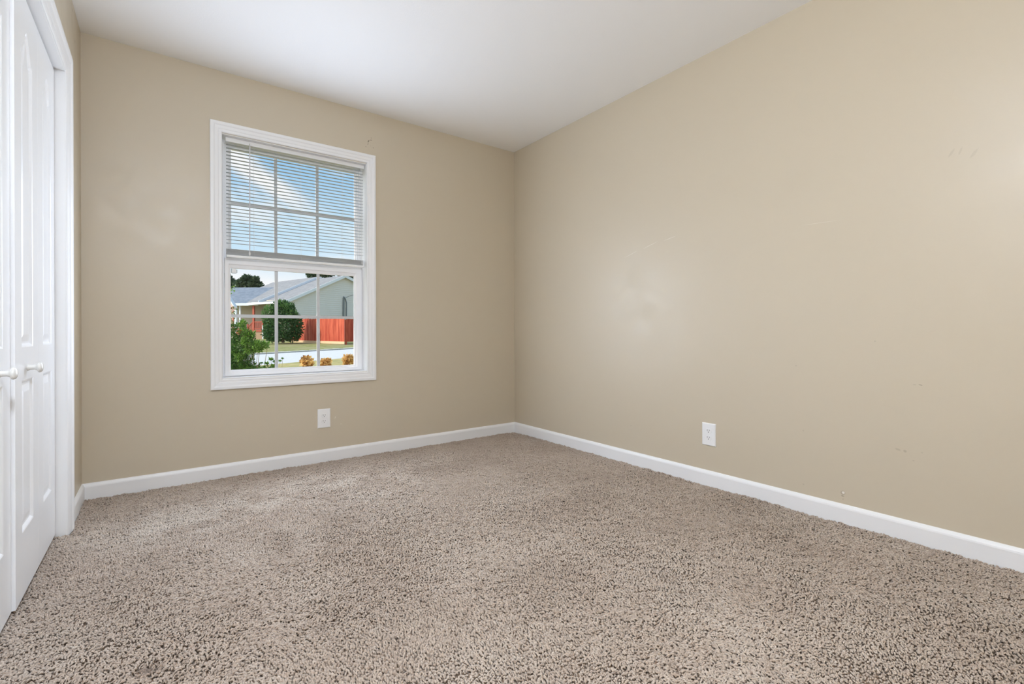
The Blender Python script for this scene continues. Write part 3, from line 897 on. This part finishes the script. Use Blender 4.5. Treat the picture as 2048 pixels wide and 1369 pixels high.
def rake_board(name, s, dz, ztop, zbot, th=0.06):
    mb = MB(); zt = pk3[2] + dz
    for w, sl in ((-wl_, sl_l), (WRT, sl_r)):
        e = zt - sl * abs(w)
        mb.hexa([hp(s, 0, zt + ztop), hp(s, w, e + ztop), hp(s, w, e + zbot), hp(s, 0, zt + zbot)],
                [hp(s + th, 0, zt + ztop), hp(s + th, w, e + ztop), hp(s + th, w, e + zbot), hp(s + th, 0, zt + zbot)])
    return mk(name, mb, M_HWHITE, house)


S1 = 4.4
slab_roof('roof', -0.30, S1 + 0.1, 0.0, M_SHINGLE_TAN)
slab_roof('roof', S1, 13.5, 0.20, M_SHINGLE_TAN)
rake_board('fascia', -0.36, 0.0, 0.05, -0.22)
rake_board('fascia', S1 - 0.06, 0.20, 0.05, -0.24)
# eave gutters on the visible long side
gz = pk3[2] - sl_l * wl_
mk('gutter', MB().hexa([hp(-.36, -wl_ - .02, gz + .02), hp(12, -wl_ - .02, gz + .22), hp(12, -wl_ - .12, gz + .22), hp(-.36, -wl_ - .12, gz + .02)],
                       [hp(-.36, -wl_ - .02, gz - .16), hp(12, -wl_ - .02, gz + .02), hp(12, -wl_ - .12, gz + .02), hp(-.36, -wl_ - .12, gz - .16)]), M_HWHITE, house)
# gable wall built of overlapping siding boards
gw = MB(); bh = 0.19; z = 0.05
IN = 0.45
while z < pk3[2] - 0.15:
    zt = min(z + bh, pk3[2] - 0.12)
    def half(zz, sl): return max(0.02, (pk3[2] - 0.12 - zz) / sl)
    l0, l1 = min(wl_ - IN, half(z, sl_l)), min(wl_ - IN, half(zt, sl_l)); r0, r1 = min(WRT - IN, half(z, sl_r)), min(WRT - IN, half(zt, sl_r))
    gw.hexa([hp(-.025, -l0, z), hp(-.025, r0, z), hp(0.0, r1, zt), hp(0.0, -l1, zt)], [hp(.10, -l0, z), hp(.10, r0, z), hp(.10, r1, zt), hp(.10, -l1, zt)])
    z += bh
mk('gable_wall', gw, M_SIDING, house)
mk('side_wall', MB().hexa([hp(0, -wl_ + IN, 0), hp(3.75, -wl_ + IN, 0), hp(3.75, -wl_ + IN + .1, 0), hp(0, -wl_ + IN + .1, 0)],
                          [hp(0, -wl_ + IN, gz + .1), hp(3.75, -wl_ + IN, gz + .3), hp(3.75, -wl_ + IN + .1, gz + .3), hp(0, -wl_ + IN + .1, gz + .1)]), M_CREAM, house)
# service mast on the gable wall
def gp(x, y, off=0.08):
    q = on_gable(x, y); return lf(q[0] - av[0] * off, q[1] - av[1] * off, q[2])
mk('service_mast', MB().tube([gp(686.0, 640), gp(686.3, 610), gp(686.8, 596)], 0.09, 8), M_PIPE, house)
mk('conduit', MB().tube([gp(691.8, 640), gp(692.0, 606), gp(690.5, 600), gp(687.5, 595), gp(686.0, 594)], 0.045, 6), M_PIPE, house)
mk('service_cable', MB().tube([gp(688, 597, .1), gp(694, 592.5, .5), gp(702, 590, 1.0), gp(716, 588, 2.0)], 0.022, 5), M_PIPE, house)

# left wing with the porch
fw = 44.8
def q2(x, y, d): return np.array([(x - 1024) / FPX * d, d, EYE + (664.78 - 0.0031 * (x - 1024) - y) / FPX * d])
xr_w = q2(545, 600, fw)[0]; xl_w = q2(405, 600, fw)[0]
ze = q2(490, 606.8, fw)[2]; zr = EYE + 91.0 * (fw + 5.0) / FPX
rb = MB()
rb.hexa([lf(xl_w, fw, ze), lf(xr_w - 1.5, fw, ze), lf(xr_w + 2.0, fw + 5.0, zr), lf(xl_w, fw + 5.0, zr)],
        [lf(xl_w, fw, ze - .1), lf(xr_w - 1.5, fw, ze - .1), lf(xr_w + 2.0, fw + 5.0, zr - .1), lf(xl_w, fw + 5.0, zr - .1)])
mk('roof', rb, M_SHINGLE, house)
def hbox(mb, r0, r1, f0, f1, z0, z1):
    return mb.hexa([lf(r0, f0, z0), lf(r1, f0, z0), lf(r1, f1, z0), lf(r0, f1, z0)], [lf(r0, f0, z1), lf(r1, f0, z1), lf(r1, f1, z1), lf(r0, f1, z1)])
mk('fascia', hbox(MB(), xl_w, xr_w - 1.3, fw - .10, fw, ze - .24, ze + .01), M_HWHITE, house)
mk('side_wall', hbox(MB(), xl_w, xr_w, fw + 1.6, fw + 1.75, 0.0, ze + .3), M_CREAM, house)
ra = lambda x, d: (x - 1024) / FPX * d
mk('porch_floor', hbox(MB(), ra(487, fw), ra(526, fw), fw + .1, fw + 1.6, 0.98, 1.14), M_REDPAINT, house)
mk('porch_skirt', hbox(MB(), ra(494, fw), ra(524.5, fw), fw + .15, fw + 1.6, 0.0, 0.98), M_BRICK, house)
mk('porch_post', hbox(MB(), ra(503.6, fw), ra(507.2, fw), fw + .1, fw + .27, 1.10, ze - .2), M_REDPAINT, house)
rl = MB()
hbox(rl, ra(507, fw), ra(524, fw), fw + .12, fw + .20, 1.86, 1.95); hbox(rl, ra(507, fw), ra(524, fw), fw + .12, fw + .20, 1.20, 1.28)
for k in range(9): hbox(rl, ra(508.5 + k * 1.85, fw), ra(509.2 + k * 1.85, fw), fw + .14, fw + .18, 1.28, 1.86)
hbox(rl, ra(522.4, fw), ra(524.6, fw), fw + .1, fw + .22, 1.1, 2.0)
mk('porch_railing', rl, M_REDPAINT, house)
rl = MB()
for k in range(6):
    x = 503 - k * 1.8; z = 1.86 - k * 0.085
    hbox(rl, ra(x - .4, fw), ra(x + .4, fw), fw + .14, fw + .18, z - .62, z)
rl.hexa([lf(ra(493.5, fw), fw + .12, 1.36), lf(ra(504, fw), fw + .12, 1.86), lf(ra(504, fw), fw + .2, 1.86), lf(ra(493.5, fw), fw + .2, 1.36)],
        [lf(ra(493.5, fw), fw + .12, 1.45), lf(ra(504, fw), fw + .12, 1.95), lf(ra(504, fw), fw + .2, 1.95), lf(ra(493.5, fw), fw + .2, 1.45)])
rl.hexa([lf(ra(493.5, fw), fw + .12, .76), lf(ra(504, fw), fw + .12, 1.20), lf(ra(504, fw), fw + .2, 1.20), lf(ra(493.5, fw), fw + .2, .76)],
        [lf(ra(493.5, fw), fw + .12, .84), lf(ra(504, fw), fw + .12, 1.28), lf(ra(504, fw), fw + .2, 1.28), lf(ra(493.5, fw), fw + .2, .84)])
hbox(rl, ra(492.6, fw), ra(494.4, fw), fw + .1, fw + .22, .3, 1.75)
mk('stair_railing', rl, M_REDPAINT, house)
mk('downspout', hbox(MB(), ra(525.2, 44.3), ra(527.6, 44.3), 44.2, 44.32, 0.1, 1.6), M_HWHITE, house)
mk('corner_post', hbox(MB(), ra(475.6, fw), ra(478.8, fw), fw + .2, fw + .35, 0.1, ze - .2), M_HWHITE, house)

# pale pink porch of the next house, only its edge shows
f2 = 38.0
pp = thing('pink_house', lf(ra(463, f2), f2, 0.1), 'pale pink house corner with white trim at the left edge of the glass', 'house')
mb = MB()
mb.hexa([lf(ra(425, f2), f2, 0.0), lf(ra(467.5, f2), f2, 0.0), lf(ra(467.5, f2), f2, 3.05), lf(ra(425, f2), f2, 5.6)],
        [lf(ra(425, f2), f2 + .12, 0.0), lf(ra(467.5, f2), f2 + .12, 0.0), lf(ra(467.5, f2), f2 + .12, 3.05), lf(ra(425, f2), f2 + .12, 5.6)])
mk('gable_wall', mb, M_PINK, pp)
mb = MB()
mb.hexa([lf(ra(425, f2), f2 - .1, 5.75), lf(ra(470, f2), f2 - .1, 3.02), lf(ra(470, f2), f2 - .1, 2.88), lf(ra(425, f2), f2 - .1, 5.5)],
        [lf(ra(425, f2), f2 + .3, 5.75), lf(ra(470, f2), f2 + .3, 3.02), lf(ra(470, f2), f2 + .3, 2.88), lf(ra(425, f2), f2 + .3, 5.5)])
mk('fascia', mb, M_HWHITE, pp)
mk('corner_board', hbox(MB(), ra(468.6, f2), ra(473.2, f2), f2 - .06, f2 + .1, 0.0, 2.95), M_HWHITE, pp)
mk('shutter', hbox(MB(), ra(466.3, f2), ra(468.9, f2), f2 - .08, f2 - .02, 0.9, 2.1), M_REDPAINT, pp)


# --- plants
def leaf_quads(cen, rad, n, size, seed, aspect=0.42, up=0.3, shell=0.5, lo=0.0, hi=1.0, drop=0.0):
    """n leaves scattered through ellipsoid blobs; every leaf a folded four-point blade"""
    rg = np.random.RandomState(seed)
    cen = np.array(cen, float).reshape(-1, 3); rad = np.array(rad, float).reshape(-1, 3)
    wgt = rad.prod(1) ** (2 / 3); idx = rg.choice(len(cen), n, p=wgt / wgt.sum())
    d = rg.normal(size=(n, 3)); d /= np.linalg.norm(d, axis=1)[:, None]
    rr = rg.uniform(shell, 1.0, n) ** 0.7
    p = cen[idx] + d * rad[idx] * rr[:, None]
    t = d * 0.8 + rg.normal(0, 0.6, (n, 3)) + np.array([0, 0, up]); t /= np.linalg.norm(t, axis=1)[:, None]
    s = np.cross(t, rg.normal(size=(n, 3))); s /= np.linalg.norm(s, axis=1)[:, None]
    nr = np.cross(t, s)
    L = size * rg.uniform(0.6, 1.3, n)
    v = np.zeros((n, 4, 3))
    v[:, 0] = p
    v[:, 1] = p + t * (L * .5)[:, None] + s * (L * aspect * .5)[:, None] + nr * (L * .06)[:, None]
    v[:, 2] = p + t * L[:, None]
    v[:, 3] = p + t * (L * .5)[:, None] - s * (L * aspect * .5)[:, None] + nr * (L * .06)[:, None]
    tint = np.clip(rg.uniform(lo, hi, n), 0, 1)
    return v.reshape(-1, 3), np.arange(n * 4).reshape(-1, 4), np.repeat(tint, 4)


def foliage(name, parts, mat, parent):
    vs, qs, ts, o = [], [], [], 0
    for v, q, t in parts:
        vs.append(v); qs.append(q + o); ts.append(t); o += len(v)
    return fast_mesh(name, np.concatenate(vs), np.concatenate(qs), mat, parent, np.concatenate(ts), smooth_shade=False)


def blob(x, y, d, rpx, rz=None, rf=None):
    r = rpx * d / FPX
    return at(x, y, d), (r, rf if rf else r, (rz * d / FPX) if rz else r)


def blobs(lst):
    c, r = zip(*[blob(*b_) for b_ in lst]); return c, r


# dense bush by the neighbour's house
db = 31.4
bush = thing('evergreen_bush', at(566, 684.5, db), 'big rounded dark green bush between porch and red fence', 'bush')
c1, r1 = blobs([(566, 650, db, 32, 34), (548, 640, db, 20, 24), (585, 655, db, 20, 28), (563, 622, db, 20, 20), (545, 665, db, 18, 20), (580, 630, db, 14, 18), (556, 612, db, 9, 10), (590, 640, db, 10, 14), (536, 655, db, 9, 12), (534, 635, db, 7, 9), (594, 665, db, 9, 14), (572, 612, db, 8, 9), (549, 618, db, 8, 10), (583, 616, db, 6, 9), (553, 674, db, 22, 10), (584, 675, db, 15, 9), (538, 670, db, 8, 10)])
mk('trunk', MB().tube([at(566, 686, db), at(566, 640, db)], [0.10, 0.05], 7), M_BARK, bush)
foliage('foliage', [leaf_quads(c1, r1, 9000, 0.17, 21, shell=0.35, lo=0, hi=.55), leaf_quads(*blobs([(541, 630, db - .3, 15, 20), (560, 612, db - .3, 12, 12), (575, 618, db - .3, 8, 12), (584, 632, db - .3, 10, 12)]), 1400, 0.16, 22, lo=.5, hi=1)], M_BUSH, bush)  # second leaf cluster paints the sunlit left and top lighter


def tree(name, base, crown, trunk, n, size, seed, label, lo=0, hi=.8):
    base = np.array([base[0], base[1], 0.45])
    t = thing(name, base, label, 'tree')
    tb_ = MB()
    trunk[0] = ([base] + list(trunk[0][0]), [trunk[0][1][0] * 1.15] + list(trunk[0][1]))
    for pts, rr in trunk: tb_.tube(pts, rr, 7)
    mk('trunk', tb_, M_BARK, t)
    c, r = blobs(crown)
    foliage('crown', [leaf_quads(c, r, n, size, seed, aspect=.7, shell=.15, lo=lo, hi=hi)], M_TREE, t)
    return t


dt_ = 85.0
tree('oak_tree', at(500, 640, dt_), [(480, 568, dt_, 5, 4), (489, 562, dt_, 6, 4), (495, 557.5, dt_, 6, 3.5), (503, 562, dt_, 6, 4), (511, 561, dt_, 5, 4), (494, 571, dt_, 8, 4), (508, 572, dt_, 9, 4), (518, 575, dt_, 8, 3), (485, 575, dt_, 9, 3), (515, 568, dt_, 5, 3)],
     [([at(499, 640, dt_), at(499, 585, dt_), at(496, 566, dt_)], [.6, .4, .2]), ([at(499, 585, dt_), at(511, 566, dt_)], [.35, .15])], 2100, 0.62, 31, 'rounded tree rising behind the blue grey roof')
dt2 = 100.0
tree('hill_tree', at(461, 640, dt2), [(458, 566, dt2, 9, 8), (466, 571, dt2, 9, 8), (474, 575, dt2, 8, 6), (450, 560, dt2, 10, 10), (482, 579, dt2, 8, 5)],
     [([at(460, 640, dt2), at(460, 575, dt2)], [.6, .3])], 2200, 0.7, 32, 'dark tree mass at the left edge of the glass beside the rounded tree', 0, .5)
dt3 = 62.0
tree('tall_tree', at(655, 660, dt3), [(618, 546, dt3, 6, 6), (630, 550, dt3, 10, 8), (645, 546, dt3, 9, 7), (656, 552, dt3, 9, 6), (668, 545, dt3, 8, 5), (640, 538, dt3, 14, 8), (664, 536, dt3, 14, 7), (690, 540, dt3, 12, 7), (703, 553, dt3, 8, 7), (711, 562, dt3, 8, 8), (716, 548, dt3, 8, 8), (622, 555, dt3, 5, 5)],
     [([at(655, 660, dt3), at(655, 580, dt3), at(652, 545, dt3)], [.4, .3, .15]), ([at(655, 580, dt3), at(680, 550, dt3), at(705, 545, dt3)], [.25, .14, .08]), ([at(655, 580, dt3), at(632, 555, dt3), at(622, 545, dt3)], [.2, .1, .06])], 2300, 0.42, 33, 'dark leafy tree rising behind the grey gable', 0, .45)

# shrub right outside the glass
ds = 4.75
GY = -0.45
sh = thing('leafy_shrub', lf(ra(478, ds), ds, GY), 'leafy green shrub right outside the left window panes', 'shrub')
br = MB()
b0 = lf(ra(478, ds), ds + .05, GY)
for (x, y) in ((470, 660), (490, 655), (478, 690), (505, 668), (520, 690), (535, 694), (500, 705), (515, 705), (468, 715), (487, 645), (510, 660), (495, 725)):
    tip = at(x, y, ds); mid = (np.array(b0) + tip) / 2 + np.array([0.02, 0.0, -0.08])
    br.tube([b0, mid, tip], [0.008, 0.006, 0.002], 5)
mk('stem', br, M_TWIG, sh)
big = [(465, 735, ds, 16, 20), (474, 712, ds + .08, 16, 26), (490, 742, ds + .05, 22, 16), (470, 665, ds, 11, 16), (482, 655, ds, 8, 9), (482, 677, ds, 12, 14), (478, 695, ds, 20, 22), (500, 690, ds, 14, 14), (466, 720, ds, 12, 22), (488, 722, ds, 18, 16), (463, 690, ds, 8, 28), (503, 672, ds, 5, 5), (480, 740, ds, 24, 14), (505, 738, ds, 16, 10)]
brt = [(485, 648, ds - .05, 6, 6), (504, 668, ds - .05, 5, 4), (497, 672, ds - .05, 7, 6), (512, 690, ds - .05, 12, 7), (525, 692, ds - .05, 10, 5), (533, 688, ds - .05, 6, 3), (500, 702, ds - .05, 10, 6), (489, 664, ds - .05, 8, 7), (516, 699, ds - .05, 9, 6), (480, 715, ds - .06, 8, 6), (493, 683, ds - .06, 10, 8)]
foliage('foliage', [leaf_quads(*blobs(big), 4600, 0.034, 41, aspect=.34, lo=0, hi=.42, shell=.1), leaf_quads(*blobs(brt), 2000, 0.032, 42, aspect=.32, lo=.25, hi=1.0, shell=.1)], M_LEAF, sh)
foliage('old_leaves', [leaf_quads(*blobs([(478, 663, ds - .07, 5, 5), (465, 620, ds, 4, 4), (467, 617, ds, 3, 2)]), 70, 0.02, 43)], M_RUST, sh)
foliage('upper_sprig', [leaf_quads(*blobs([(464, 622, ds, 4, 7), (463, 640, ds, 4, 12), (470, 616, ds, 3, 2), (463, 655, ds, 5, 10)]), 160, 0.022, 44, lo=.1, hi=.6)], M_LEAF, sh)
foliage('tip_sprig', [leaf_quads(*blobs([(463, 577, ds, 5, 4), (465, 584, ds, 4, 4)]), 60, 0.02, 45, lo=.7, hi=1)], M_LEAF, sh)
mk('sprig_stem', MB().tube([at(468, 680, ds), at(462, 640, ds), at(459, 600, ds), at(462, 575, ds)], [.004, .003, .003, .0015], 5), M_TWIG, sh)

s2 = thing('low_shrub', lf(ra(548, 4.55), 4.55, GY), 'low shrub with bright leaf rosettes under the left window bar', 'shrub')
ds2 = 4.55
b0 = lf(ra(548, ds2), ds2, GY)
br = MB()
ros = [(542, 722, 9), (551, 727, 9), (534, 730, 8), (547, 735, 9), (560, 724, 6), (565, 719, 5), (528, 737, 7), (540, 741, 9), (523, 728, 5)]
parts = []
for k, (x, y, r) in enumerate(ros):
    tip = at(x, y, ds2); br.tube([b0, (np.array(b0) + tip) / 2 + np.array([0, 0.02, -.03]), tip], [.006, .004, .0015], 5)
    rg = np.random.RandomState(60 + k); nL = 26
    v = np.zeros((nL, 4, 3)); R_ = r * ds2 / FPX
    for q in range(nL):
        a = 2.4 * q; e = 0.1 + 1.0 * q / nL
        t = np.array([math.cos(a) * math.cos(e), math.sin(a) * math.cos(e), math.sin(e)]); s = np.array([-math.sin(a), math.cos(a), 0]); L = R_ * rg.uniform(.8, 1.2)
        v[q] = [tip, tip + t * L * .6 + s * L * .17, tip + t * L, tip + t * L * .6 - s * L * .17]
    parts.append((v.reshape(-1, 3), np.arange(nL * 4).reshape(-1, 4), np.repeat(np.clip(rg.uniform(.1, .95, nL) if x > 525 else rg.uniform(0, .3, nL), 0, 1), 4)))
mk('stem', br, M_TWIG, s2)
parts.append(leaf_quads(*blobs([(535, 745, ds2, 22, 12)]), 300, .025, 77, lo=0, hi=.5))
foliage('foliage', parts, M_LEAF, s2)

# dried flower heads
df = 4.55
for k, (x, y, r, lab) in enumerate(((614, 724, 11.5, 'dried golden flower head seen through the middle bottom pane'), (652, 727, 11.5, 'dried golden flower head just right of the right window bar'), (697, 720, 11.5, 'dried golden flower head nearest the right edge of the glass'))):
    c = at(x, y, df); R_ = r * df / FPX
    fl = thing('dried_flower', np.array([c[0], c[1], GY]), lab, 'flower', None, 'dried flower heads under the window')
    mk('stem', MB().tube([(c[0], c[1], GY), (c[0] + .01, c[1], (GY + c[2]) / 2), (c[0], c[1], c[2])], .0035, 6), M_TWIG, fl)
    foliage('bloom', [leaf_quads([c], [(R_ * .8, R_ * .8, R_ * .8)], 190, R_ * .62, 80 + k, aspect=.9, up=0.0, shell=.25, lo=0, hi=1)], M_PETAL, fl)
